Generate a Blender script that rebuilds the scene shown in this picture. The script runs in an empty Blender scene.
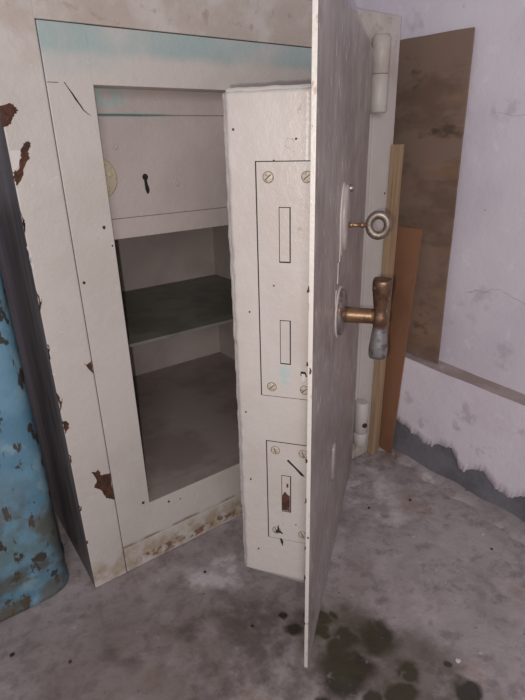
import bpy, bmesh, math, random
from mathutils import Vector, Matrix
random.seed(4)
S = bpy.context.scene
COL = S.collection
# ---------------------------------------------------------------- camera
yaw, pitch, roll = 0.62049, 0.38743, -0.02716
CAM = Vector((-0.1839, -0.93743, 0.93132))
F = Vector((math.sin(yaw)*math.cos(pitch), math.cos(yaw)*math.cos(pitch), -math.sin(pitch)))
Rt = Vector((math.cos(yaw), -math.sin(yaw), 0)); Up = Rt.cross(F)
R2 = Rt*math.cos(roll)+Up*math.sin(roll); U2 = -Rt*math.sin(roll)+Up*math.cos(roll)
cd = bpy.data.cameras.new('camera'); cam = bpy.data.objects.new('camera', cd); COL.objects.link(cam)
cd.sensor_fit = 'HORIZONTAL'; cd.sensor_width = 36; cd.lens = 507.4*36/525; cd.clip_start = 0.02
cam.matrix_world = Matrix(((R2.x, U2.x, -F.x, CAM.x), (R2.y, U2.y, -F.y, CAM.y), (R2.z, U2.z, -F.z, CAM.z), (0, 0, 0, 1)))
S.camera = cam
# ---------------------------------------------------------------- light
w = bpy.data.worlds.new('room_ambient'); S.world = w; w.use_nodes = True
w.node_tree.nodes['Background'].inputs[0].default_value = (0.88, 0.90, 1.0, 1)
w.node_tree.nodes['Background'].inputs[1].default_value = 0.30
def point(name, loc, power, radius, color):
    l = bpy.data.lights.new(name, 'POINT'); l.energy = power; l.shadow_soft_size = radius; l.color = color
    o = bpy.data.objects.new(name, l); COL.objects.link(o); o.location = loc; return o
point('phone_flash', CAM - R2*0.016 - U2*0.013, 15.0, 0.004, (1.0, 0.95, 0.91))
al = bpy.data.lights.new('fill_light', 'AREA'); al.shape = 'RECTANGLE'; al.size = 1.1; al.size_y = 1.1; al.energy = 32; al.color = (0.97, 0.97, 1.0)  # added soft fill behind the camera, evens out the flash falloff
ao = bpy.data.objects.new('fill_light', al); COL.objects.link(ao); ao.location = (-1.5, -3.3, 1.85)
ao.rotation_euler = (Vector((.4, 0, .6))-ao.location).to_track_quat('-Z', 'Y').to_euler()
S.view_settings.view_transform = 'Standard'; S.view_settings.look = 'None'
S.view_settings.gamma = 1; S.view_settings.use_curve_mapping = False
S.view_settings.exposure = 0.0

# ---------------------------------------------------------------- materials
def srgb(r, g, b):
    f = lambda c: ((c/255+0.055)/1.055)**2.4 if c > 10 else c/255/12.92
    return (f(r), f(g), f(b), 1)
class NT:
    def __init__(s, name):
        s.m = bpy.data.materials.new(name); s.m.use_nodes = True
        s.t = s.m.node_tree; s.b = s.t.nodes['Principled BSDF']
        s.co = s.t.nodes.new('ShaderNodeTexCoord').outputs['Object']
    def link(s, a, b):
        if isinstance(a, (int, float)): b.default_value = a
        elif isinstance(a, tuple): b.default_value = a
        else: s.t.links.new(a, b)
    def math(s, op, a, b=0, clamp=False):
        n = s.t.nodes.new('ShaderNodeMath'); n.operation = op; n.use_clamp = clamp
        s.link(a, n.inputs[0]); s.link(b, n.inputs[1]); return n.outputs[0]
    def step(s, v, lo, hi):
        n = s.t.nodes.new('ShaderNodeMapRange'); n.interpolation_type = 'SMOOTHSTEP'
        s.link(v, n.inputs[0]); s.link(lo, n.inputs[1]); s.link(hi, n.inputs[2]); return n.outputs[0]
    def noise(s, scale, detail=4, rough=.6, off=0, warp=0):
        mp = s.t.nodes.new('ShaderNodeMapping'); s.link(s.co, mp.inputs[0])
        if not isinstance(scale, tuple): scale = (scale,)*3
        mp.inputs['Scale'].default_value = scale; mp.inputs['Location'].default_value = (off, off*.7, off*1.3)
        n = s.t.nodes.new('ShaderNodeTexNoise'); s.link(mp.outputs[0], n.inputs['Vector'])
        n.inputs['Scale'].default_value = 1; n.inputs['Detail'].default_value = detail
        n.inputs['Roughness'].default_value = rough; n.inputs['Distortion'].default_value = warp
        return n.outputs[0]
    def mix(s, fac, a, b):
        n = s.t.nodes.new('ShaderNodeMix'); n.data_type = 'RGBA'
        s.link(fac, n.inputs[0]); s.link(a, n.inputs[6]); s.link(b, n.inputs[7]); return n.outputs[2]
    def warped(s, scale, amt):
        n = s.t.nodes.new('ShaderNodeTexNoise'); n.inputs['Scale'].default_value = scale; n.inputs['Detail'].default_value = 4
        s.link(s.co, n.inputs['Vector'])
        v = s.t.nodes.new('ShaderNodeVectorMath'); v.operation = 'SUBTRACT'; s.link(n.outputs['Color'], v.inputs[0]); v.inputs[1].default_value = (.5, .5, .5)
        k = s.t.nodes.new('ShaderNodeVectorMath'); k.operation = 'SCALE'; s.link(v.outputs[0], k.inputs[0]); k.inputs['Scale'].default_value = amt
        a = s.t.nodes.new('ShaderNodeVectorMath'); a.operation = 'ADD'; s.link(k.outputs[0], a.inputs[0]); s.link(s.co, a.inputs[1])
        return a.outputs[0]
    def box(s, co, ranges):
        sp = s.t.nodes.new('ShaderNodeSeparateXYZ'); s.link(co, sp.inputs[0]); out = 1.0
        for ax, lo, hi, soft in ranges:
            v = sp.outputs[ax]
            m = s.math('MULTIPLY', s.step(v, lo-soft, lo+soft), s.math('SUBTRACT', 1.0, s.step(v, hi-soft, hi+soft)))
            out = s.math('MULTIPLY', out, m)
        return out
    def blobs(s, co, pts, soft=.35):
        out = None
        for p in pts:
            r = p[-1]; c = p[:-1]
            d = s.t.nodes.new('ShaderNodeVectorMath'); d.operation = 'SUBTRACT'; s.link(co, d.inputs[0]); d.inputs[1].default_value = c if len(c) == 3 else (c[0], c[1], 0)
            l = s.t.nodes.new('ShaderNodeVectorMath'); l.operation = 'LENGTH'; s.link(d.outputs[0], l.inputs[0])
            v = s.math('SUBTRACT', 1.0, s.step(l.outputs['Value'], r*(1-soft), r*(1+soft)))
            out = v if out is None else s.math('MAXIMUM', out, v)
        return out
def M(name, base, rough=.5, layers=(), bump=(), metallic=0.0, spec=.5):
    """layers: (colour, scale, lo, hi, opacity[, mask function])"""
    t = NT(name); c = base
    for i, L in enumerate(layers):
        col, sc, lo, hi, op = L[:5]
        f = t.step(t.noise(sc, off=3.1*i+1.7), lo, hi) if sc else 1.0
        f = t.math('MULTIPLY', f, op)
        if len(L) > 5: f = t.math('MULTIPLY', f, L[5](t))
        c = t.mix(f, c, col)
    t.link(c, t.b.inputs['Base Color'])
    if isinstance(rough, tuple): r = t.t.nodes.new('ShaderNodeMapRange'); t.link(t.noise(rough[2], off=9), r.inputs[0]); r.inputs[3].default_value = rough[0]; r.inputs[4].default_value = rough[1]; t.link(r.outputs[0], t.b.inputs['Roughness'])
    else: t.b.inputs['Roughness'].default_value = rough
    t.b.inputs['Metallic'].default_value = metallic; t.b.inputs['Specular IOR Level'].default_value = spec
    if bump:
        h = None
        for sc, amt in bump:
            n = t.math('MULTIPLY', t.noise(sc, detail=5, off=5), amt); h = n if h is None else t.math('ADD', h, n)
        b = t.t.nodes.new('ShaderNodeBump'); b.inputs['Distance'].default_value = .01; b.inputs['Strength'].default_value = 1.0
        t.link(h, b.inputs['Height']); t.link(b.outputs[0], t.b.inputs['Normal'])
    return t.m
cream = srgb(196, 186, 180); cream2 = srgb(184, 173, 166); dirt = srgb(135, 115, 92); teal = srgb(146, 170, 168)
rustc = srgb(88, 52, 34); white = srgb(222, 212, 206)
PAINT_L = [(cream2, 5, .42, .65, .6), (white, 60, .66, .75, .35), (dirt, 26, .66, .80, .45), (rustc, 170, .73, .78, .7)]
PB = [(14, .14), (70, .10), (220, .04)]
m_frame = M('cream_enamel', cream, (.32, .55, 20), PAINT_L + [
    (srgb(150, 128, 96), 30, .35, .65, .75, lambda t: t.box(t.warped(20, .03), [(2, -.2, .06, .02)])),
    (srgb(166, 148, 132), 9, .40, .60, .55, lambda t: t.box(t.warped(9, .06), [(2, 1.06, 1.21, .04)])),
    (srgb(148, 122, 100), 48, .56, .68, .45, lambda t: t.box(t.warped(9, .06), [(2, 1.12, 1.21, .03)])),
    (srgb(112, 72, 48), 60, .46, .58, .85, lambda t: t.box(t.warped(24, .03), [(2, .008, .030, .006), (0, .12, .5, .02)]))], PB)
m_inset = M('cream_enamel_inset', cream, (.32, .55, 20), PAINT_L + [
    (teal, 7, .25, .6, .75, lambda t: t.box(t.warped(14, .02), [(2, 1.075, 1.2, .012), (0, .0, .72, .1)])),
    (teal, 9, .3, .6, .3, lambda t: t.box(t.warped(14, .03), [(2, 1.045, 1.2, .015), (0, .0, .2, .05)])),
    (srgb(128, 92, 70), 30, .3, .6, .8, lambda t: t.box(t.warped(20, .006), [(2, .05, .076, .004)]))], PB)
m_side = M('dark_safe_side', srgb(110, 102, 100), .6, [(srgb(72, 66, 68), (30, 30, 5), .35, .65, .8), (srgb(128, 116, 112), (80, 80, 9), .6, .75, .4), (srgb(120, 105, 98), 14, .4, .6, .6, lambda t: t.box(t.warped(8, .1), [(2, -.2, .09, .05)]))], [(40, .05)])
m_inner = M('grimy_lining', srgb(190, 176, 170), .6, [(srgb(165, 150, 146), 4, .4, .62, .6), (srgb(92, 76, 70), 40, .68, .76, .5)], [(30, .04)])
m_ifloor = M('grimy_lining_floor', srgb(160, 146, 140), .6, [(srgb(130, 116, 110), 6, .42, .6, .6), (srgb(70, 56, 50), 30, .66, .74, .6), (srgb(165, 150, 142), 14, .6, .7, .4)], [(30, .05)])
m_shelf = M('dark_green_shelf', srgb(134, 130, 120), .55, [(srgb(112, 110, 101), 9, .4, .6, .8), (srgb(118, 108, 98), (9, 40, 9), .6, .72, .4)], [(50, .04)])
m_locker = M('locker_enamel', srgb(178, 165, 160), (.35, .6, 20), [(srgb(166, 152, 147), 6, .4, .62, .6), (rustc, 130, .72, .76, .7),
    (teal, 30, .35, .6, .8, lambda t: t.box(t.warped(25, .02), [(0, .14, .22, .03), (2, 1.0, 1.04, .01)])),
    (srgb(80, 128, 124), 20, .3, .5, .8, lambda t: t.box(t.warped(25, .002), [(0, .14, .30, .04), (2, .983, .988, .001)]))], PB)
m_badge = M('aged_cream_badge', srgb(184, 170, 146), .5, [(srgb(140, 112, 84), 60, .55, .65, .7)], [(60, .1)])
m_black = M('black_hole', srgb(22, 16, 14), .8)
m_doorbody = M('door_enamel', srgb(190, 180, 174), (.25, .5, 20), [(srgb(180, 168, 161), 6, .42, .62, .6), (dirt, 40, .68, .78, .5), (rustc, 150, .73, .77, .7),
    (srgb(150, 182, 184), 40, .35, .6, .6, lambda t: t.blobs(t.warped(40, .012), [(.645, -.048, .606, .010), (.645, -.046, .595, .007)])),
    (srgb(160, 172, 168), 40, .45, .65, .35, lambda t: t.box(t.warped(30, .02), [(2, .985, 1.02, .004)]))], PB)
m_plate = M('door_face_enamel', srgb(168, 156, 150), (.28, .5, 30), [(srgb(140, 128, 122), 5, .4, .62, .7), (srgb(134, 123, 118), (30, 30, 8), .45, .6, .5), (srgb(122, 108, 102), 16, .55, .68, .5), (srgb(220, 211, 206), (130, 130, 26), .61, .67, .75), (srgb(96, 76, 60), (60, 60, 20), .68, .76, .4)], [(12, .12), ((60, 60, 20), .10), (260, .03)])
m_edge = M('chipped_plate_edge', srgb(208, 199, 192), .4, [(srgb(160, 120, 84), (60, 60, 30), .60, .68, .7), (srgb(100, 70, 50), (120, 120, 70), .68, .74, .8)], [(120, .1)])
m_rust = M('rust', srgb(84, 50, 34), .85, [(srgb(54, 32, 24), 70, .4, .6, .8), (srgb(122, 76, 48), 160, .6, .7, .6)], [(200, .1)])
m_chip = M('primer_and_highlight', srgb(206, 197, 192), .4)  # bare primer, also used for the painted bevel highlight
m_line = M('dark_groove', srgb(40, 34, 32), .9)
m_brass = M('worn_brass', srgb(150, 118, 92), (.3, .5, 60), [(srgb(104, 74, 56), 40, .45, .62, .6), (srgb(170, 160, 150), 90, .6, .7, .5)], [(90, .05)], metallic=.75)
m_steel = M('worn_steel', srgb(150, 142, 138), (.25, .5, 60), [(srgb(120, 82, 58), 50, .5, .6, .7), (srgb(196, 190, 188), 80, .6, .7, .6)], [(120, .04)], metallic=.8)
m_bow = M('tarnished_steel', srgb(128, 116, 108), (.3, .55, 80), [(srgb(104, 80, 66), 70, .45, .6, .6), (srgb(170, 162, 160), 110, .58, .7, .6)], [(140, .05)], metallic=.7)
m_tbar = M('brown_worn_steel', srgb(116, 88, 70), (.3, .5, 60), [(srgb(80, 58, 46), 60, .45, .6, .6),
    (srgb(150, 148, 150), 60, .3, .5, .9, lambda t: t.box(t.warped(60, .02), [(2, .40, .612, .006)])), (srgb(190, 184, 184), 60, .6, .7, .5)], [(100, .05)], metallic=.75)
m_ply = M('dusty_plywood', srgb(136, 112, 98), .75, [(srgb(108, 86, 72), (4, 5, 9), .42, .6, .8), (srgb(152, 116, 90), (3, 4, 14), .5, .66, .5), (srgb(64, 48, 38), (6, 7, 14), .60, .72, .7), (srgb(140, 116, 100), (8, 8, 60), .56, .7, .4)], [((30, 30, 120), .03)])
m_hard = M('brown_hardboard', srgb(146, 104, 78), .6, [(srgb(120, 84, 64), (5, 5, 3), .42, .62, .7), (srgb(84, 56, 42), (30, 30, 20), .68, .76, .5)], [(60, .02)])
m_batten = M('pale_pine', srgb(168, 140, 112), .65, [(srgb(142, 112, 86), (60, 60, 2), .4, .62, .8), (srgb(110, 76, 50), (90, 90, 8), .62, .72, .5)], [((120, 120, 6), .05)])
m_blue = M('blue_chipped_enamel', srgb(110, 148, 170), .5, [(srgb(84, 124, 146), 7, .42, .62, .7), (srgb(96, 108, 96), 9, .52, .66, .6), (srgb(148, 174, 180), 14, .56, .7, .5), (srgb(62, 48, 36), (26, 26, 18), .575, .615, .9), (srgb(70, 50, 36), (50, 50, 14), .62, .66, .9),
    (srgb(84, 72, 54), 14, .38, .54, .85, lambda t: t.box(t.warped(12, .07), [(2, -.1, .034, .012)])),  # dark contact shade at the foot, mixed into the enamel colour
    (srgb(92, 82, 64), 9, .46, .60, .75, lambda t: t.box(t.warped(9, .12), [(2, -.1, .30, .08)])),
    (srgb(80, 70, 54), 18, .40, .56, .75, lambda t: t.box(t.warped(16, .05), [(2, .075, .11, .012)]))], [(20, .1), (90, .08)])
m_wall = M('lavender_distemper', srgb(228, 218, 226), .85, [(srgb(214, 202, 213), 3, .4, .62, .6), (srgb(195, 178, 188), 12, .62, .74, .5), (srgb(132, 116, 124), 45, .69, .76, .6), (srgb(236, 228, 234), 22, .6, .7, .5),
    (srgb(150, 132, 142), 26, .42, .62, .3, lambda t: t.blobs(t.warped(16, .06), [(1.0, y, z, r) for y, z, r in ((.031, 1.20, .030), (-.135, .54, .02), (-.255, .545, .03), (-.20, .53, .016), (-.237, .99, .03), (-.36, .80, .02), (-.17, .46, .012), (-.33, .42, .03))])),
    (srgb(140, 122, 132), 9, .2, .4, .5, lambda t: t.box(t.warped(9, .10), [(2, .5580, .5597, .0006), (1, -.45, -.19, .01)])),
    (srgb(150, 134, 142), 9, .2, .4, .5, lambda t: t.box(t.warped(5, .22), [(2, .9580, .9594, .0006), (1, -.6, -.2, .01)]))], [(7, .25), (40, .12), (150, .05)])
m_wall2 = M('whitewash', srgb(230, 220, 227), .85, [(srgb(214, 200, 210), 4, .4, .62, .5), (srgb(178, 158, 164), 14, .64, .74, .6), (srgb(236, 228, 234), 22, .6, .7, .5),
    (srgb(160, 142, 148), 34, .42, .60, .4, lambda t: t.blobs(t.warped(16, .06), [(.95, y, z, r) for y, z, r in ((-.09, .22, .02), (-.28, .24, .03), (-.26, .205, .02), (-.34, .15, .015), (-.42, .25, .02), (-.15, .16, .015))]))], [(7, .3), (40, .15), (150, .06)])
m_cement = M('bare_cement', srgb(124, 120, 126), .9, [(srgb(98, 95, 101), 7, .4, .6, .8), (srgb(128, 122, 124), 30, .64, .76, .5)], [(14, .2), (90, .15)])
m_ledge = M('dusty_ledge', srgb(176, 160, 156), .9, [(srgb(150, 132, 126), 9, .4, .62, .7), (srgb(190, 178, 182), 18, .62, .72, .6)], [(20, .2), (90, .1)])
DARK = [(.354, -.358, .022), (.299, -.316, .010), (.288, -.36, .022), (.385, -.376, .012), (.42, -.475, .038), (.365, -.43, .030), (.305, -.478, .046), (.335, -.44, .028), (.325, -.40, .016), (.408, -.55, .024), (.475, -.595, .013), (.46, -.645, .022),
        (.365, -.575, .026), (.325, -.55, .02), (.24, -.50, .014), (.33, -.38, .018), (.34, -.49, .025)]
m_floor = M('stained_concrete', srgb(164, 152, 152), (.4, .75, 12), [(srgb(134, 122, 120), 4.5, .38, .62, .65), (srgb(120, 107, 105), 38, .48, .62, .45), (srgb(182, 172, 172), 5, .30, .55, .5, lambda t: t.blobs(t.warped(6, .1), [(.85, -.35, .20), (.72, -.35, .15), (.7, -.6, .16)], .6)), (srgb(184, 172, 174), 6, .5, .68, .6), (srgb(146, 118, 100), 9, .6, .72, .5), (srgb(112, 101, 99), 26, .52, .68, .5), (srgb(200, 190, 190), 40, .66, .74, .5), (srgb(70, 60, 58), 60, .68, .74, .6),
    (srgb(112, 96, 88), 5, .25, .55, .6, lambda t: t.blobs(t.warped(5, .2), [(-.10, -.25, .22), (.12, -.30, .16), (.0, -.45, .2)], .6)),
    (srgb(84, 70, 66), 11, .40, .60, .7, lambda t: t.blobs(t.warped(7, .14), [(.17, -.30, .14), (.0, -.16, .06), (.12, -.36, .12), (.28, -.44, .14)])),
    (srgb(216, 207, 209), 14, .36, .60, .6, lambda t: t.blobs(t.warped(14, .09), [(.74, -.14, .09), (.80, -.10, .05), (.70, -.24, .05), (.26, -.13, .05), (.20, -.11, .03), (.9, -.2, .05)])),
    (srgb(40, 36, 26), 24, .30, .42, .92, lambda t: t.blobs(t.warped(16, .07), DARK)),
    (srgb(66, 60, 40), 14, .3, .5, .6, lambda t: t.blobs(t.warped(14, .08), [(.36, -.44, .10), (.40, -.56, .10)]))], [(5, .5), (22, .22), (110, .10)], spec=.4)
m_screw = M('painted_screw', srgb(184, 170, 154), .5, [(srgb(110, 90, 70), 300, .5, .6, .6)], [(200, .05)])

# ---------------------------------------------------------------- mesh helpers
def box(bm, a, b, mi=0, bevel=0):
    vs = [bm.verts.new((x, y, z)) for x in (a[0], b[0]) for y in (a[1], b[1]) for z in (a[2], b[2])]
    fs = [(0, 1, 3, 2), (4, 6, 7, 5), (0, 4, 5, 1), (2, 3, 7, 6), (0, 2, 6, 4), (1, 5, 7, 3)]
    out = []
    for f in fs:
        g = bm.faces.new([vs[i] for i in f]); g.material_index = mi; out.append(g)
    if bevel:
        es = set(e for f in out for e in f.edges)
        r = bmesh.ops.bevel(bm, geom=list(es), offset=bevel, segments=2, affect='EDGES', profile=.6)
    return out
def frame_axes(d):
    d = Vector(d).normalized(); a = Vector((0, 0, 1)) if abs(d.z) < .9 else Vector((1, 0, 0))
    u = d.cross(a).normalized(); return d, u, u.cross(d)
def lathe(bm, base, axis, prof, n=32, sx=1, sy=1, u=None):
    """prof: list of (height along axis, radius); closed with caps"""
    d, uu, v = frame_axes(axis)
    if u is not None: uu = Vector(u).normalized(); v = d.cross(uu)
    base = Vector(base); rings = []
    for h, r in prof:
        if r <= 1e-6: rings.append([bm.verts.new(base+d*h)])
        else: rings.append([bm.verts.new(base+d*h+uu*math.cos(2*math.pi*i/n)*r*sx+v*math.sin(2*math.pi*i/n)*r*sy) for i in range(n)])
    for a, b in zip(rings, rings[1:]):
        for i in range(n):
            j = (i+1) % n
            if len(a) == 1 and len(b) == 1: continue
            if len(a) == 1: f = bm.faces.new((a[0], b[j], b[i]))
            elif len(b) == 1: f = bm.faces.new((a[i], a[j], b[0]))
            else: f = bm.faces.new((a[i], a[j], b[j], b[i]))
            f.smooth = True
    for r in (rings[0], rings[-1]):
        if len(r) > 1: bm.faces.new(r)
def prism(bm, poly, plane, c0, c1, jit=0, sub=1):
    """poly of 2D points; plane 'xz','yz','xy'; extruded from c0 to c1 on the other axis"""
    P = []
    n = len(poly)
    for i in range(n):
        a = Vector(poly[i]); b = Vector(poly[(i+1) % n])
        for k in range(sub):
            p = a.lerp(b, k/sub)
            if jit: p = p+Vector((random.uniform(-jit, jit), random.uniform(-jit, jit)))
            P.append(p)
    mk = {'xz': lambda p, c: (p[0], c, p[1]), 'yz': lambda p, c: (c, p[0], p[1]), 'xy': lambda p, c: (p[0], p[1], c)}[plane]
    A = [bm.verts.new(mk(p, c0)) for p in P]; B = [bm.verts.new(mk(p, c1)) for p in P]
    bm.faces.new(A); bm.faces.new(B[::-1])
    for i in range(len(P)):
        j = (i+1) % len(P); bm.faces.new((A[i], B[i], B[j], A[j]))
def obj(name, bm, mats, parent=None, kind=None, label=None, recalc=True):
    if recalc: bmesh.ops.recalc_face_normals(bm, faces=bm.faces)
    big = [f for f in bm.faces if len(f.verts) > 4]
    if big: bmesh.ops.triangulate(bm, faces=big)
    me = bpy.data.meshes.new(name); bm.to_mesh(me); bm.free()
    for m in (mats if isinstance(mats, (list, tuple)) else [mats]): me.materials.append(m)
    o = bpy.data.objects.new(name, me); COL.objects.link(o)
    if parent: o.parent = parent
    if kind: o['kind'] = kind
    if label: o['label'] = label
    return o
def tag(o, label, cat, group=None):
    o['label'] = label; o['category'] = cat
    if group: o['group'] = group
    return o
def empty(name, loc, rz=0):
    o = bpy.data.objects.new(name, None); COL.objects.link(o); o.location = loc; o.rotation_euler = (0, 0, rz); o.empty_display_size = .1; return o
def grid_sheet(bm, nx, ny, fn):
    V = [[bm.verts.new(fn(i/nx, j/ny)) for j in range(ny+1)] for i in range(nx+1)]
    for i in range(nx):
        for j in range(ny):
            f = bm.faces.new((V[i][j], V[i+1][j], V[i+1][j+1], V[i][j+1])); f.smooth = True
    return V

# ---------------------------------------------------------------- setting
def lz(y): return .3325+.03*(y+.3)      # height of the wall ledge, rising slightly towards the back
XW, XU = 0.952, 1.002            # thick lower wall face, upper wall face
def wob(a, b, s): return s*(math.sin(a*7.3+b*3.1)+.6*math.sin(a*17.7-b*11.3+1.3)+.4*math.sin(a*41+b*29))
bm = bmesh.new()
def floor_fn(u, v):
    x = -1.6+u*2.95; y = -2.0+v*3.2
    return (x, y, wob(x, y, .0006)-.0012)
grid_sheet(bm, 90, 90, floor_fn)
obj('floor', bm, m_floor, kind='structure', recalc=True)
bm = bmesh.new()   # upper wall, front skin with depth behind
def up(u, v):
    y = -2.0+u*3.2; z = .24+v*2.26
    return (XU+wob(y, z, .0012), y, z)
grid_sheet(bm, 120, 60, up)
box(bm, (XU+.02, -2.0, 0), (XU+.16, 1.2, 2.5))
obj('wall_right', bm, m_wall, kind='structure')
bm = bmesh.new()   # thicker lower wall, bare cement
def low(u, v):
    y = -2.0+u*3.2; z = -.02+v*(lz(-2.0+u*3.2)+.014)
    return (XW+wob(y, z, .001)+.003, y, z)
V = grid_sheet(bm, 140, 10, low)
box(bm, (XW+.012, -2.0, -.02), (XU+.02, 1.2, .270))
obj('wall_right', bm, m_cement, kind='structure')
# whitewash skin over the lower wall, its bottom edge peeled away
peel = [(.60, .12), (.30, .125), (.10, .12), (.02, .122), (-.03, .128), (-.059, 0.123), (-0.071, 0.118), (-0.094, 0.121), (-.099, .112), (-.104, .117), (-0.114, 0.103), (-0.132, 0.108), (-.145, .099), (-0.163, 0.092), (-0.191, 0.096), (-.197, .104), (-0.22, 0.115), (-.238, .114), (-0.255, 0.122), (-.262, .108), (-0.275, 0.092), (-0.281, 0.072), (-0.301, 0.066), (-.306, .076), (-0.328, 0.092), (-0.357, 0.098), (-0.374, 0.082), (-.380, .080), (-0.391, 0.066), (-.41, .067), (-0.428, 0.06), (-0.448, 0.072), (-0.471, 0.09), (-.52, .085), (-.60, .105), (-.75, .09), (-1.0, .11), (-1.4, .1), (-2.0, .11)]
fine = []
for a, b in zip(peel, peel[1:]):
    L = abs(a[0]-b[0]); n = max(1, int(L/.0045))
    for k in range(n):
        t = k/n; j = .0016 if a[0] < .05 else 0
        yy_ = a[0]+(b[0]-a[0])*t
        rag = .0028*math.sin(yy_*290)*math.sin(yy_*113+1)+.0018*math.sin(yy_*520+2)
        fine.append((yy_, a[1]+(b[1]-a[1])*t+random.uniform(-j, j)*.5+rag))
fine.append(peel[-1])
bm = bmesh.new()
rows = 8; prev = None
for (y, zb) in fine:
    col = []
    for k in range(rows+1):
        z = zb+(lz(y)-zb)*k/rows + (wob(y, 0, .0014) if k == rows else 0)
        x = XW-.0015+wob(y, z, .001) + (.003*(k == rows))
        col.append(bm.verts.new((x, y, z)))
    col.insert(0, bm.verts.new((XW+.006, y, zb-.0005)))
    if prev:
        for k in range(len(col)-1):
            f = bm.faces.new((prev[k], prev[k+1], col[k+1], col[k])); f.smooth = k > 0
    prev = col
obj('wall_right', bm, m_wall2, kind='structure')
bm = bmesh.new()   # dusty sloping ledge
def led(u, v):
    y = -2.0+u*3.2
    return (XW-.0005+v*(XU-XW+.006), y, lz(y)+v*.004+wob(y, 0, .0014)*(1-v)+wob(y, v, .0008)*v)
grid_sheet(bm, 160, 4, led)
obj('trim_1', bm, m_ledge, kind='structure')
bm = bmesh.new()   # rough mortar line where the floor meets the wall
edge = []
for i in range(150):
    y = .0-i*.012
    edge.append((y, .024+.010*math.sin(y*23)+.007*math.sin(y*61+1)+random.uniform(-.004, .004)+(.02 if y < -.25 else 0)))
prev = None
for (y, w_) in edge:
    col = [bm.verts.new((XW+.004, y, .014+.003*math.sin(y*40))), bm.verts.new((XW-w_*.5, y, .0075+.002*math.sin(y*55))), bm.verts.new((XW-w_, y, .003)), bm.verts.new((XW-w_-.003, y, -.004))]
    if prev:
        for k in range(3):
            f = bm.faces.new((prev[k], prev[k+1], col[k+1], col[k])); f.smooth = True
    prev = col
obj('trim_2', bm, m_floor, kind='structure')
bm = bmesh.new(); box(bm, (-1.6, 1.1, 0), (1.0, 1.2, 2.5)); obj('wall_back', bm, m_wall, kind='structure')

# ---------------------------------------------------------------- safe
W, H, DEP = .917, 1.2, .86
ox0, ox1, oz0, oz1 = .1532, .742, .164, 1.0285     # opening
jx0, jx1, jz0, jz1 = .0767, .835, .070, 1.1154     # joint of the inset frame
ix0, ix1, iz0, iz1, iy = .146, .772, .160, 1.10, .69
safe = empty('safe', (0, 0, 0))
tag(safe, 'large cream painted steel safe standing open on the concrete floor', 'safe')
bm = bmesh.new(); g = .0013; t = .05
box(bm, (0, 0, 0), (jx0-g, t, H), bevel=.003)                      # outer ring
box(bm, (jx1+g, 0, 0), (W, t, H), bevel=.003)
box(bm, (jx0-g-.003, .0006, jz1+g), (jx1+g+.003, t, H-.0004), bevel=.0015)
box(bm, (jx0+g*.4, .0012, .0), (jx1, t, jz0-g*1.3), bevel=.002)
box(bm, (.001, t-.004, .0005), (ix0, DEP, H-.001), 0)
box(bm, (ix1, t-.004, .0005), (W-.001, DEP, H-.001))
box(bm, (ix0-.002, t-.004, oz1+.03), (ix1+.002, DEP, H-.0012))
box(bm, (ix0-.002, t-.004, .0008), (ix1+.002, DEP, iz0-.006))
box(bm, (ix0-.002, iy+.004, .1), (ix1+.002, DEP-.001, H-.01))
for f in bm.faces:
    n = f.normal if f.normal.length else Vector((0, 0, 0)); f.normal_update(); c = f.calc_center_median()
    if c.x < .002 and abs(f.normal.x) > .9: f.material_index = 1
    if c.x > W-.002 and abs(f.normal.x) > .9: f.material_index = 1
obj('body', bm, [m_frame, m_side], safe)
bm = bmesh.new()
g2 = .0004
box(bm, (jx0, .001, jz0), (ox0, t, jz1), bevel=.0015)
box(bm, (ox1, .001, jz0), (jx1, t, jz1), bevel=.0015)
box(bm, (ox0-.002, .0012, oz1), (ox1+.002, t, jz1-.0003), bevel=.0012)
box(bm, (ox0-.002, .0012, jz0+.0003), (ox1+.002, t, oz0), bevel=.0012)
obj('door_frame', bm, m_inset, safe)
bm = bmesh.new(); y0 = t
box(bm, (ix0+.0003, y0, iz0), (ix0+.002, iy, iz1)); box(bm, (ix1-.002, y0, iz0), (ix1-.0003, iy, iz1))
box(bm, (ix0, iy, iz0), (ix1, iy+.003, iz1))
li = obj('lining', bm, m_inner, safe)
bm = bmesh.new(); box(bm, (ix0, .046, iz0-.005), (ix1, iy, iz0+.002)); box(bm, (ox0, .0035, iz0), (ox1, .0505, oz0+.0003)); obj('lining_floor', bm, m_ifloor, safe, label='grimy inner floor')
bm = bmesh.new(); box(bm, (ix0+.001, .205, .470), (ix1-.001, iy-.001, .478), bevel=.001); obj('shelf', bm, m_shelf, safe, label='dark green shelf')
lk = bmesh.new(); lx0, lx1, ly = .1505, .768, .056
box(lk, (lx0, ly, .762), (lx1, iy-.005, 1.045), bevel=0)
box(lk, (lx0, ly-.006, .9862), (lx1, ly+.001, 1.045), bevel=.001)
box(lk, (lx0, ly-.006, .762), (lx1, ly+.001, .8005), bevel=.001)
locker = obj('locker', lk, m_locker, safe, label='inner locker above the shelf')
bm = bmesh.new(); box(bm, (lx0+.002, ly-.0055, .8016), (lx1-.002, ly+.002, .9846), bevel=.001); obj('locker_door', bm, m_locker, locker)
fy = ly-.0055
kz = -.006
bm = bmesh.new(); n = 20   # keyhole: round head above a slot
pts = [(.2495+.0058*math.cos(a), .881+kz+.0062*math.sin(a)) for a in [math.radians(-60+i*300/n) for i in range(n+1)]] + [(.2470, .868+kz), (.2475, .857+kz), (.2500, .849+kz), (.2545, .851+kz), (.2560, .858+kz), (.2530, .868+kz)]
prism(bm, pts, 'xz', fy-.0012, fy+.0005); obj('keyhole', bm, m_black, locker)
bm = bmesh.new(); lathe(bm, (.1535, fy, .877), (0, -1, 0), [(-.001, .0385), (.002, .0385), (.0035, .036), (.004, .0)], 36); 
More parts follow.
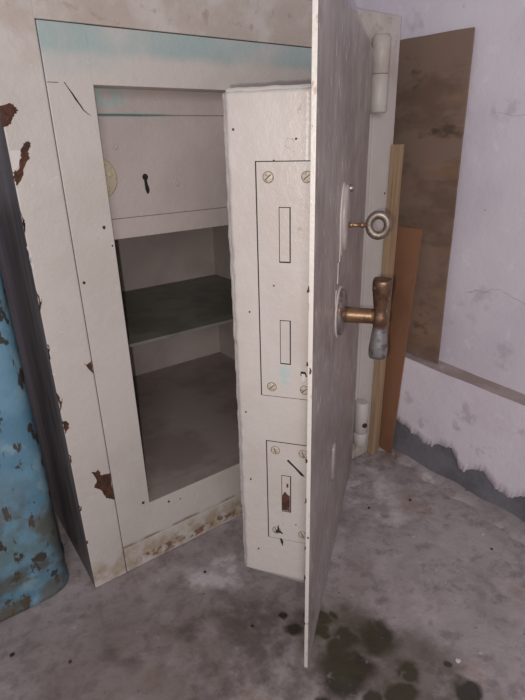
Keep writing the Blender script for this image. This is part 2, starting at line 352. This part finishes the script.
for a in (.3, 1.5, -.9): 
    d = Vector((math.cos(a), 0, math.sin(a))); p = Vector((.1535, fy-.0042, .877))+d*.024
    lathe(bm, p, (0, -1, 0), [(-.001, .006), (.0006, .006), (.001, .004), (.0012, 0)], 12)
obj('cover_disc', bm, m_badge, locker, label='yellowed round cover disc')
for (x, z) in ((.195, .938+kz), (.317, .866+kz)):
    bm = bmesh.new(); lathe(bm, (x, fy, z), (0, -1, 0), [(-.001, .006), (.0006, .006), (.0011, .0048), (.0007, .0036), (.0009, 0)], 18); obj('rivet', bm, m_locker, locker)
# hinges
def hinge(z0, z1, zs, label):
    hx, hy, r = .829, -.021, .0208
    bm = bmesh.new()
    lathe(bm, (hx, hy, z0), (0, 0, 1), [(0, r*.8), (.004, r), (zs-z0-.0015, r), (zs-z0, r*.92)], 28)
    box(bm, (hx-.004, hy, z0+.002), (hx+.020, .002, zs-.002))
    h = obj('hinge', bm, m_frame, safe, label=label)
    bm = bmesh.new()
    lathe(bm, (hx, hy, zs+.0006), (0, 0, 1), [(0, r*.92), (.0015, r), (z1-zs-.005, r), (z1-zs, r*.8)], 28)
    obj('knuckle', bm, m_frame, h)
    return h
hinge(.990, 1.151, 1.072, 'upper barrel hinge')
hb_ = hinge(.066, .212, .110, 'lower barrel hinge')
bm = bmesh.new(); lathe(bm, (.829-.022*math.sin(.25), -.021-.022*math.cos(.25), .142), (-.25, -1, 0), [(-.002, .008), (.0015, .0075), (.002, 0)], 14); obj('rust_spot', bm, m_rust, hb_)
# chips where paint has fallen off, plus one painted bevel highlight
def chip(poly, mat=m_rust, name='rust_patch', jit=.0012, yy=-.0007):
    bm = bmesh.new(); prism(bm, poly, 'xz', yy, .0015, jit*1.3, 5 if jit > .001 else 3); return obj(name, bm, mat, safe)
chip([(.0, .994), (.013, .998), (.022, .997), (.026, .989), (.018, .978), (.010, .968), (.0, .964)])
chip([(.028, .944), (.036, .94), (.030, .93), (.029, .918), (.017, .901), (.014, .890), (.003, .874), (.001, .886), (.002, .898), (.011, .902), (.016, .916), (.021, .933)])
chip([(.003, .93), (.018, .93), (.0145, .915), (.009, .903), (.002, .900)], m_chip, 'primer_highlight_patch', .0005)  # highlight on the bevelled edge, painted as a pale patch
chip([(.038, .302), (.046, .298), (.051, .303), (.056, .286), (.066, .284), (.074, .281), (.0748, .214), (.058, .226), (.052, .249), (.037, .264), (.045, .276)])
chip([(.060, .543), (.066, .540), (.074, .545), (.0748, .520), (.069, .526)])
for (z0, z1, w_) in ((.66, .70, .006), (.60, .585, .004), (.46, .50, .008), (.44, .41, .012), (.36, .34, .004), (.22, .235, .004), (.80, .84, .004), (.13, .14, .004)):
    chip([(.0005, z0), (w_, (z0+z1)/2+.004), (w_*.8, (z0+z1)/2-.006), (.0005, z1)])
for (z0, z1, w_) in ((.73, .76, .006), (.565, .60, .005), (.53, .545, .004), (.75, .78, .004)):
    chip([(.0003, z0), (w_, (z0+z1)/2), (.0003, z1)], m_chip, 'primer_highlight_patch')
chip([(.1045, 1.031), (.1055, 1.031), (.1205, 1.008), (.131, .990), (.1405, .982), (.140, .9815), (.130, .989), (.1185, 1.006)], m_line, 'scratch', .0002, .0004)
chip([(.078, 1.0305), (.096, 1.0305), (.096, 1.0297), (.078, 1.0297)], m_line, 'scratch', .0001, .0006)
for (x, z, r) in ((.138, .172, .004), (.137, .795, .0035), (.085, .70, .003), (.045, 1.14, .003), (.23, .168-.03, .002), (.148, .76, .002), (.20, .145, .003), (.895, .80, .003), (.89, .55, .002)):
    bm = bmesh.new(); prism(bm, [(x+r*math.cos(a)*random.uniform(.7, 1.1), z+r*math.sin(a)*random.uniform(.7, 1.1)) for a in [i*math.pi/4 for i in range(8)]], 'xz', .0004-.0009*(x < .077 or x > .84), .002)
    obj('rust_patch', bm, m_rust, safe)

# ---------------------------------------------------------------- open door (local: x along the leaf from the hinge, y outward)
th = .65918
D = Vector((-math.cos(th), -math.sin(th), 0))
door = bpy.data.objects.new('door', None)
WD, zb, zt = .6836, .0231, 1.12
bm = bmesh.new()
def rough_box(bm, a, b, nx, nz, amp):
    pass
box(bm, (0, -.0062, zb), (WD, .0006, zt), 0, bevel=.001)
bm.faces.ensure_lookup_table()
for f in bm.faces:
    f.normal_update()
    if f.normal.x > .5 or abs(f.normal.z) > .5: f.material_index = 1
    elif f.normal.y < -.5: f.material_index = 2
door = obj('door', bm, [m_plate, m_edge, m_doorbody], safe)
door.location = (.78991, -.02804, 0); door.rotation_euler = (-.0027, 0, math.atan2(D.y, D.x))
XE = WD-.0386
lumpy = [m_doorbody]
# box-shaped inner body with lumpy hand painted edges
bm = bmesh.new(); box(bm, (.05, -.1305, .192), (XE, -.0058, .9966))
for v in bm.verts:
    if v.co.z < .5: v.co.z = .195 if v.co.y < -.1 else .181     # its underside slopes down towards the plate
bmesh.ops.bevel(bm, geom=bm.edges[:], offset=.005, segments=3, affect='EDGES')
from mathutils import noise as mn
for k in range(1, 90):
    bmesh.ops.bisect_plane(bm, geom=bm.verts[:]+bm.edges[:]+bm.faces[:], plane_co=(0, 0, .192+k*.8046/90), plane_no=(0, 0, 1))
for k in range(1, 12):
    bmesh.ops.bisect_plane(bm, geom=bm.verts[:]+bm.edges[:]+bm.faces[:], plane_co=(0, -.1305+k*.01, 0), plane_no=(0, 1, 0))
for v in bm.verts:
    if v.co.y < -.119 or v.co.z > .988:
        n_ = mn.noise_vector(v.co*46)*.0016+mn.noise_vector(v.co*140)*.0008
        v.co += n_
for f in bm.faces: f.smooth = True
obj('inner_box', bm, m_doorbody, door)
def on_end(a, b, depth, mat, name, parent, bev=.0006, x0=None):
    bm = bmesh.new(); xx = XE if x0 is None else x0
    box(bm, (xx-.001, a[0], a[1]), (xx+depth, b[0], b[1]), bevel=bev); return obj(name, bm, mat, parent)
def end_line(poly, mat, name, depth=.0016, jit=0):
    bm = bmesh.new(); prism(bm, poly, 'yz', XE-.0005, XE+depth, jit, 2); return obj(name, bm, mat, door)
for (z0, z1, slots, scz, nm) in ((.565, .908, ((.7765, .850), (.622, .690)), (.889, .581), 'upper lock cover plate'), (.283, .481, ((.3455, .418),), (.466, .301), 'lower lock cover plate')):
    yo = -.0858 if z0 > .5 else -.0795
    on_end((yo-.0019, z0-.0012), (-.0090, z1+.0012), .0003, m_line, 'groove', door, 0)
    lp = on_end((yo, z0), (-.0092, z1), .0011, m_doorbody, 'lock_plate', door, .0003); lp['label'] = nm
    for (s0, s1) in slots:
        on_end((-.0556, s0-.001), (-.0392, s1+.001), .0015, m_line, 'slot', door, 0)
        b_ = on_end((-.0546, s0+.001), (-.0408, s1), .0021, m_doorbody, 'lock_bolt', door, .0004)
        if z0 < .5:
            bm = bmesh.new(); prism(bm, [(-.0543, s0+.003), (-.0543, s0+.033), (-.049, s0+.042), (-.045, s0+.036), (-.041, s0+.034), (-.041, s0+.002)], 'yz', XE, XE+.0026, .0008, 3); obj('rust_patch', bm, m_rust, door)
            bm = bmesh.new(); prism(bm, [(-.0465, s0+.058), (-.0435, s0+.058), (-.0435, s0+.052), (-.0465, s0+.050)], 'yz', XE, XE+.0026, .0004, 2); obj('rust_patch', bm, m_rust, door)
    for zz in scz:
        for yy in (-.0695 if z0 > .5 else -.0655, -.0175 if z0 > .5 else -.019):
            bm = bmesh.new(); lathe(bm, (XE+.0008, yy, zz), (1, 0, 0), [(0, .0070), (.0012, .0070), (.0018, .0060), (.0020, 0)], 22)
            obj('screw', bm, m_screw, door)
            bm = bmesh.new(); a = .7 if zz > .5 else 1.9
            p = [Vector((math.cos(a)*u-math.sin(a)*v, math.sin(a)*u+math.cos(a)*v)) for u, v in ((-.0055, -.0005), (.0055, -.0005), (.0055, .0005), (-.0055, .0005))]
            prism(bm, [(yy+q.x, zz+q.y) for q in p], 'yz', XE+.001, XE+.0031); obj('screw_slot', bm, m_line, door)
# ring outlines where screws are painted over
def ringz(yy, zz, r, mat=m_line, wd=.0006):
    bm = bmesh.new(); n = 28
    for i in range(n):
        a0, a1 = 2*math.pi*i/n, 2*math.pi*(i+1)/n
        V = [bm.verts.new((x, yy+math.cos(a)*rr, zz+math.sin(a)*rr)) for x in (XE+.0006, XE+.0015) for a, rr in ((a0, r), (a1, r), (a1, r+wd), (a0, r+wd))]
        bm.faces.new(V[4:]); 
    return obj('groove', bm, mat, door)
for yy, zz in ((-.0695, .889), (-.0175, .889), (-.0695, .581), (-.0175, .581), (-.0655, .466), (-.019, .466), (-.0655, .301), (-.019, .301)): ringz(yy, zz, .0071, m_line, .0005)
ringz(-.0405, .930, .0055, m_screw, .0009)
# small marks on the end face
end_line([(-.024, .612), (-.017, .612), (-.014, .604), (-.020, .602), (-.024, .606)], m_line, 'paint_chip', .0016, .0006)
end_line([(-.023, .608), (-.017, .608), (-.0165, .598), (-.0225, .596)], m_chip, 'paint_chip', .0019, .0006)
end_line([(-.046, .449), (-.044, .451), (-.020, .428), (-.016, .421), (-.022, .424)], m_line, 'scratch', .0016, .0005)
end_line([(-.064, .305), (-.062, .314), (-.060, .303), (-.054, .296), (-.060, .298), (-.068, .296)], m_line, 'scratch', .0029, .0004)
end_line([(-.060, .284), (-.056, .284), (-.054, .276), (-.054, .268), (-.057, .272), (-.058, .278)], m_line, 'scratch', .0016, .0005)
end_line([(-.030, 1.0-.03), (-.028, .97), (-.029, .964), (-.031, .964)], m_screw, 'scratch', .0008, .0003)
for (yy, zz) in ((-.116, .948), (-.062, .909), (-.102, .70), (-.114, .53), (-.031, .32), (-.064, .742), (-.11, .40), (-.032, .935), (-.1, .25)):
    end_line([(yy-.0013, zz-.001), (yy+.0013, zz-.0012), (yy+.0012, zz+.0015), (yy-.0012, zz+.0012)], m_rust, 'rust_patch', .0012, .0004)
# plate edge chips
for k in range(9):
    zz = random.uniform(.06, .85); ln = random.uniform(.004, .012); ya = random.choice((-.0085, -.0045)); bm = bmesh.new(); prism(bm, [(ya+.0005, zz), (ya+.003, zz+ln*.2), (ya+.0036, zz+ln*.7), (ya+.001, zz+ln)], 'yz', WD-.001, WD+.0004, .0008, 3); obj('rust_patch', bm, m_rust, door)
# outer face fittings
sF = .425
def round_part(name, s, z, prof, mat, par=door, sx=1, sy=1, n=40):
    bm = bmesh.new(); lathe(bm, (s, 0, z), (0, 1, 0), prof, n, sx, sy, u=(1, 0, 0)); return obj(name, bm, mat, par)
round_part('paint_ring', .418, .803, [(-.001, 1.0), (.0022, .98), (.003, .93), (.0031, .9)], m_doorbody, door, .034, .064)
esc = round_part('escutcheon', .418, .805, [(.0005, 1.0), (.008, 1.0), (.010, .93), (.0115, .6), (.0118, 0)], m_plate, door, .031, .058)
esc['label'] = 'chipped oval key cover'
round_part('pivot_pin', .402, .855, [(0, .006), (.014, .006), (.016, .004), (.0165, 0)], m_steel)
round_part('lower_cover', .43, .31, [(-.001, 1.0), (.003, 1.0), (.005, .9), (.0055, .5), (.0056, 0)], m_plate, door, .022, .045)
han = round_part('handle', sF, .633, [(.008, .0145), (.02, .0150), (.058, .0140), (.066, .0140)], m_brass)
han['label'] = 'brass T handle'
bm = bmesh.new()
# T bar: vertical, flaring from its waist to both ends
N_ = 24; rings = []
zc, Lb = .629, .150
for i in range(N_+1):
    u = i/N_*2-1; a = abs(u)
    wy = .0108+.0065*min(1, a/.75)**1.2; wx = .0110+.0045*min(1, a/.75)
    if abs(u) < .12: wy = .0150; wx = .0150
    if a > .99: wy *= .90; wx *= .90
    rings.append([bm.verts.new((sF+math.copysign(abs(math.cos(t_))**.8, math.cos(t_))*wx, .076+math.copysign(abs(math.sin(t_))**.8, math.sin(t_))*wy, zc+u*Lb/2)) for t_ in [2*math.pi*k/24 for k in range(24)]])
for a, b in zip(rings, rings[1:]):
    for i in range(24):
        f = bm.faces.new((a[i], a[(i+1) % 24], b[(i+1) % 24], b[i])); f.smooth = True
bm.faces.new(rings[0]); bm.faces.new(rings[-1])
obj('grip', bm, m_tbar, door, label='flared crossbar of the handle')
round_part('rosette', sF, .637, [(-.001, .046), (.002, .046), (.0035, .0435), (.007, .0435), (.010, .041), (.0115, .034), (.013, .022), (.0135, 0)], m_steel, door)
round_part('paint_ring', sF, .637, [(-.001, .049), (.002, .0485), (.003, .047), (.0032, .046)], m_doorbody, door)
for zz0, zz1, ss in ((.70, .735, .455), (.735, .775, .44), (.66, .69, .47)):
    bm = bmesh.new(); prism(bm, [(ss-.003, zz0), (ss, (zz0+zz1)/2-.004), (ss+.002, zz1), (ss+.005, zz1-.004), (ss+.004, zz0)], 'xz', .0, .0015, .001, 3); obj('primer_highlight_patch', bm, m_chip, door)

# ---------------------------------------------------------------- key in the lock
key = empty('key', door.matrix_basis @ Vector((.418, .0118, .795)), math.atan2(D.y, D.x))
tag(key, 'old steel key with round bow stuck in the safe door above the T handle', 'key')
bm = bmesh.new(); lathe(bm, (0, 0, 0), (0, 1, 0), [(0, .0035), (.0005, .0048), (.006, .0048), (.007, .0038), (.020, .0038), (.021, .0052), (.0245, .0052), (.0255, .004), (.033, .004)], 20)
obj('shank', bm, m_brass, key)
bm = bmesh.new(); R_, r_ = .0162, .0068; cy = .0285+.0218
for i in range(40):
    for k in range(14): pass
ringv = []
for i in range(44):
    a = 2*math.pi*i/44; rr = []
    for k in range(14):
        b = 2*math.pi*k/14; q = R_+r_*math.cos(b)
        rr.append(bm.verts.new((.0050*math.sin(b), cy+q*math.cos(a)*.97, q*math.sin(a)*1.08)))
    ringv.append(rr)
for i in range(44):
    for k in range(14):
        f = bm.faces.new((ringv[i][k], ringv[(i+1) % 44][k], ringv[(i+1) % 44][(k+1) % 14], ringv[i][(k+1) % 14])); f.smooth = True
obj('bow', bm, m_bow, key)

# ---------------------------------------------------------------- boards between safe and wall
def slab(name, corners, thick, mat, label, cat, jit=.0, n=14):
    """corners: bottom-front, top-front, top-back, bottom-back of the visible face; thickness away from the camera (+x)"""
    a, b, c, d = [Vector(p) for p in corners]
    base = Vector(((a.x+d.x)/2, (a.y+d.y)/2, min(a.z, d.z)))
    bm = bmesh.new()
    nrm = (b-a).cross(d-a).normalized()
    if nrm.x < 0: nrm = -nrm
    per = []
    for p, q in ((a, b), (b, c), (c, d), (d, a)):
        for k in range(n):
            v = p.lerp(q, k/n)
            if jit and k: v = v+Vector((0, random.uniform(-jit, jit), random.uniform(-jit, jit)))
            per.append(v-base)
    A = [bm.verts.new(v) for v in per]; B = [bm.verts.new(v+nrm*thick) for v in per]
    bm.faces.new(A); bm.faces.new(B[::-1])
    for i in range(len(A)):
        j = (i+1) % len(A); bm.faces.new((A[i], B[i], B[j], A[j]))
    o = obj(name, bm, mat); o.location = base; return tag(o, label, cat)
slab('plywood_sheet', [(.974, -.162, .3425), (.988, -.148, 1.160), (.988, .50, 1.178), (.974, .50, .3625)], .005, m_ply, 'brown stained plywood sheet standing on the wall ledge beside the safe', 'plywood', .0008)
slab('hardboard_panel', [(.937, -.0565, .003), (.957, -.0815, .709), (.957, .16, .709), (.937, .16, .003)], .004, m_hard, 'short orange-brown board leaning in front of the plywood', 'board', .0006)
bm = bmesh.new()
bt_ = [(-.016, 0), (.016, 0)]
zs = 14; pr = None
for k in range(zs+1):
    z = .001+.918*k/zs; sh = .017*k/zs
    r4 = [bm.verts.new(Vector((x+sh+random.uniform(-.0004, .0004), y, z))) for x, y in ((-.0155, -.009), (.0135, -.009), (.0135, .009), (-.0155, .009))]
    if pr:
        for i in range(4): bm.faces.new((pr[i], pr[(i+1) % 4], r4[(i+1) % 4], r4[i]))
    else: bm.faces.new(r4)
    pr = r4
bm.faces.new(pr)
o = obj('wooden_batten', bm, m_batten); o.location = (.904, -.0125, 0)
tag(o, 'narrow pale wooden batten standing upright at the right edge of the safe', 'batten')

# ---------------------------------------------------------------- blue drum
drum = empty('steel_drum', (-.160, .148, 0))
tag(drum, 'chipped blue steel drum with rounded corners and rusty base with painted contact shade left of the safe', 'drum')
def can(bm, prof, ax, ay, p=3.2, n=96):
    rings = []
    for z, off in prof:
        rr = []
        for i in range(n):
            a = 2*math.pi*i/n; c, s_ = math.cos(a), math.sin(a)
            rr.append(bm.verts.new((math.copysign(abs(c)**(2/p), c)*(ax+off), math.copysign(abs(s_)**(2/p), s_)*(ay+off), z)))
        rings.append(rr)
    for a, b in zip(rings, rings[1:]):
        for i in range(n):
            f = bm.faces.new((a[i], a[(i+1) % n], b[(i+1) % n], b[i])); f.smooth = True
    bm.faces.new(rings[0]); bm.faces.new(rings[-1])
bm = bmesh.new(); can(bm, [(0, -.002), (.002, .0005), (.010, .0005), (.015, -.0015), (.070, -.001), (.076, .0015), (.082, -.0025), (.090, -.0005), (.40, 0), (.74, 0), (.82, -.001), (.836, .001), (.842, .001), (.844, -.004), (.832, -.008)], .126, .113, 4.6)
obj('shell', bm, m_blue, drum)
bm = bmesh.new(); lathe(bm, (.05, .03, .8318), (0, 0, 1), [(0, .026), (.008, .026), (.010, .022), (.0105, 0)], 24); obj('bung', bm, m_rust, drum)

# ---------------------------------------------------------------- debris on the floor
def crumb(x, y, r, mat, label, flat=.45, group='bits of debris on the floor', name='pebble', cat='debris'):
    bm = bmesh.new(); bmesh.ops.create_icosphere(bm, subdivisions=2, radius=r)
    for v in bm.verts:
        v.co *= random.uniform(.78, 1.1); v.co.z = v.co.z*flat+r*flat*.75
    o = obj(name, bm, mat); o.location = (x, y, -.0008); o.rotation_euler = (0, 0, random.uniform(0, 6)); tag(o, label, cat, group); return o
crumb(.5, -.598, .0055, m_chip, 'pale flake of plaster lying alone on the floor near the bottom right', .3, None, 'plaster_flake')
crumb(.845, -.435, .0035, m_chip, 'tiny pale crumb on the floor near the right wall', .4, None, 'plaster_flake')
crumb(.817, -.476, .003, m_line, 'tiny dark crumb on the floor at the far right', .5, None)
crumb(.808, -.237, .004, m_line, 'small dark crumb on the floor between door and wall peel', .5, None)
crumb(.694, -.19, .0035, m_line, 'small dark crumb on the pale floor patch right of the door', .5, None)
crumb(-.189, -.059, .005, m_line, 'dark scrap on the floor in front of the blue drum', .25, None, 'scrap')
crumb(-.101, -.145, .004, m_rust, 'rust brown crumb on the floor below the safe corner', .5, None)
crumb(.229, -.296, .0035, m_line, 'small dark crumb on the floor left of the door bottom', .5, None)
crumb(.223, -.11, .0035, m_line, 'small dark crumb on the floor below the safe sill', .5, None)
